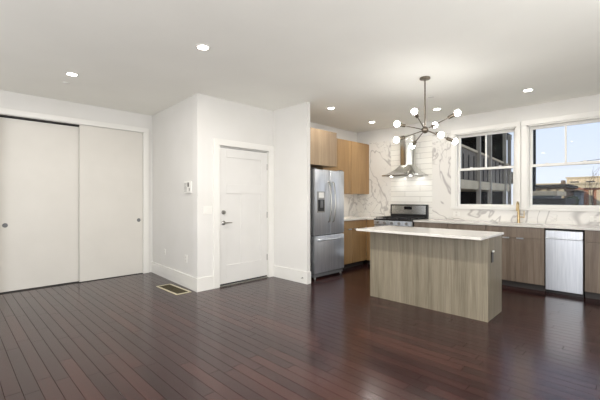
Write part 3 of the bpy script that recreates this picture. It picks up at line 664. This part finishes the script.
obj('lantern_frame', boxes([(lx0, lx1, ly0, ly1, 2.08, 2.14), (lx0, lx1, ly0, ly1, 2.62, 2.70)]+[(a, a+.03, b, b+.03, 2.14, 2.62) for a in (lx0, lx1-.03) for b in (ly0, ly1-.03)]), M['o_dark'], t)
obj('lantern_glass', box(lx0+.03, lx1-.03, ly0+.03, ly1-.03, 2.14, 2.62), M['o_stucco'], t)

def building(name, lab, x0, x1, y0, y1, h, mat, wins=(), roofm=None, gable=False, cat='building', wm=None):
    t = thing(name, lab, cat, ((x0+x1)/2, (y0+y1)/2, GZ))
    obj('wall', box(x0, x1, y0, y1, GZ, h), mat, t)
    if gable:
        bm = bmesh.new(); xm = (x0+x1)/2; e = .2; ph = (x1-x0)*.35
        v = [bm.verts.new(p) for p in ((x0-e, y0-e, h), (x1+e, y0-e, h), (xm, y0-e, h+ph), (x0-e, y1+e, h), (x1+e, y1+e, h), (xm, y1+e, h+ph))]
        for f in ((0, 1, 2), (5, 4, 3), (0, 3, 4, 1), (1, 4, 5, 2), (2, 5, 3, 0)): bm.faces.new([v[i] for i in f])
        obj('roof', bm, roofm, t)
    else: obj('roof', box(x0-.15, x1+.15, y0-.15, y1+.15, h, h+.18), roofm or mat, t)
    for (a, b, c, d) in wins: obj('window', box(a, b, y0-.06, y0+.02, c, d), wm or M['o_win'], t)
    return t
building('low_building', 'long beige building farthest away in the right window', -14, 6, 62, 72, 3.4, M['o_stucco'], [(x, x+1.1, 2.2, 2.9) for x in [-13+1.9*k for k in range(9)]], M['o_stucco'])
building('low_building', 'pale upper block rising behind the long beige building', -9.5, 6, 76, 84, 4.9, M['o_conc'], [(x, x+1.2, 3.6, 4.3) for x in [-9+2.1*k for k in range(5)]], M['o_stucco'])
building('low_building', 'tan flat-roofed building between the brown timber building and the hedge', -6.2, -3.6, 44, 50, 2.2, M['o_stucco'], [(x, x+.5, z, z+.35) for x in (-5.4, -4.6) for z in (1.2, 1.75)], M['o_brick'], wm=M['o_brown'])
t_ = building('timber_building', 'dark brown building behind the grey flat roof', -4.85, -3.08, 24, 28, 1.92, M['o_brown'], [(x, x+.24, y, y+.2) for x in (-4.6, -4.15, -3.7, -3.35) for y in (1.28, 1.62)], M['o_dark'], wm=M['o_stucco'])
obj('chimney', box(-3.28, -3.1, 24.2, 24.5, 1.95, 2.32), M['o_brown'], t_)
building('shed', 'grey flat-roofed shed at the bottom of the right window', -2.62, -1.78, 13, 15, 1.12, M['o_roof'], [(-2.55, -2.3, .85, 1.02), (-2.2, -1.9, .85, 1.02)], M['o_dark'])
building('garage', 'light grey garage roof just behind the flat-roofed shed', -3.5, -2.55, 17, 19, 1.42, M['o_roof'], [(-3.3, -2.8, .9, 1.25)], M['o_conc'])
building('gable_house', 'narrow dark grey gabled house between hedge and brick building', -2.52, -2.22, 22.5, 23.6, 1.62, M['o_roof'], (), M['o_dark'], gable=True)
building('brick_building', 'red brick building with pale bands in the right window', -2.45, 3.5, 26, 33, 1.92, M['o_brick'], [(x, x+.17, .2, 1.8) for x in (-2.22, -1.88, -1.5, -1.1)], M['o_stucco'], wm=M['o_stucco'])
def hedge(lab, x0, x1, y0, y1, z0, z1):
    bm = bmesh.new(); bmesh.ops.create_grid(bm, x_segments=1, y_segments=1, size=.01)
    bm.clear()
    for k in range(44):
        c = Vector((random.uniform(x0, x1), random.uniform(y0, y1), random.uniform(z0, z1)))
        bmesh.ops.create_icosphere(bm, subdivisions=2, radius=random.uniform(.14, .22), matrix=Matrix.Translation(c))
    for v in bm.verts: v.co += Vector((random.uniform(-.04, .04), random.uniform(-.04, .04), random.uniform(-.04, .04)))
    t = thing('bush', lab, 'bush', ((x0+x1)/2, (y0+y1)/2, GZ)); obj('foliage', bm, M['o_leaf'], t)
    obj('trunk', tube([((x0+x1)/2, (y0+y1)/2, GZ), ((x0+x1)/2, (y0+y1)/2, z0+.2)], .12, 8), M['o_bark'], t)
hedge('dark green hedge seen over the shed roof', -2.46, -2.26, 20, 21, -1.8, 1.25)
# bare tree
t = thing('bare_tree', 'thin leafless tree at the right edge of the right window', 'tree', (-1.25, 17.5, GZ))
bm = bmesh.new()
def branch(p, d, L, r, n):
    q = p+d*L; add_tube(bm, [p, q], [r, r*.6], 6, True)
    if n:
        for k in range(3):
            e = (d+Vector((random.uniform(-.7, .7), random.uniform(-.7, .7), random.uniform(-.1, .5)))).normalized(); branch(p+d*L*(.6+.2*k), e, L*.6, r*.55, n-1)
branch(Vector((-1.25, 17.5, GZ)), Vector((0, 0, 1)), 2.6, .05, 4)
obj('branches', bm, M['o_bark'], t)
pp = thing('utility_pole', 'dark upright pole at the left of the right window', 'pole', (-3.72, 19.5, GZ))
obj('pole', tube([(-3.72, 19.5, GZ), (-3.72, 19.5, 7.0)], [.14, .12], 10), M['o_dark'], pp)
wi = [(-6.7+8.3*k/12, 48-41.5*k/12, 5.3-3.2*k/12-.12*math.sin(PI*k/12)) for k in range(13)]
tag(obj('power_line', tube(wi, .012, 6), M['o_dark']), 'thin dark overhead wire crossing the sky in the right window', 'wire')
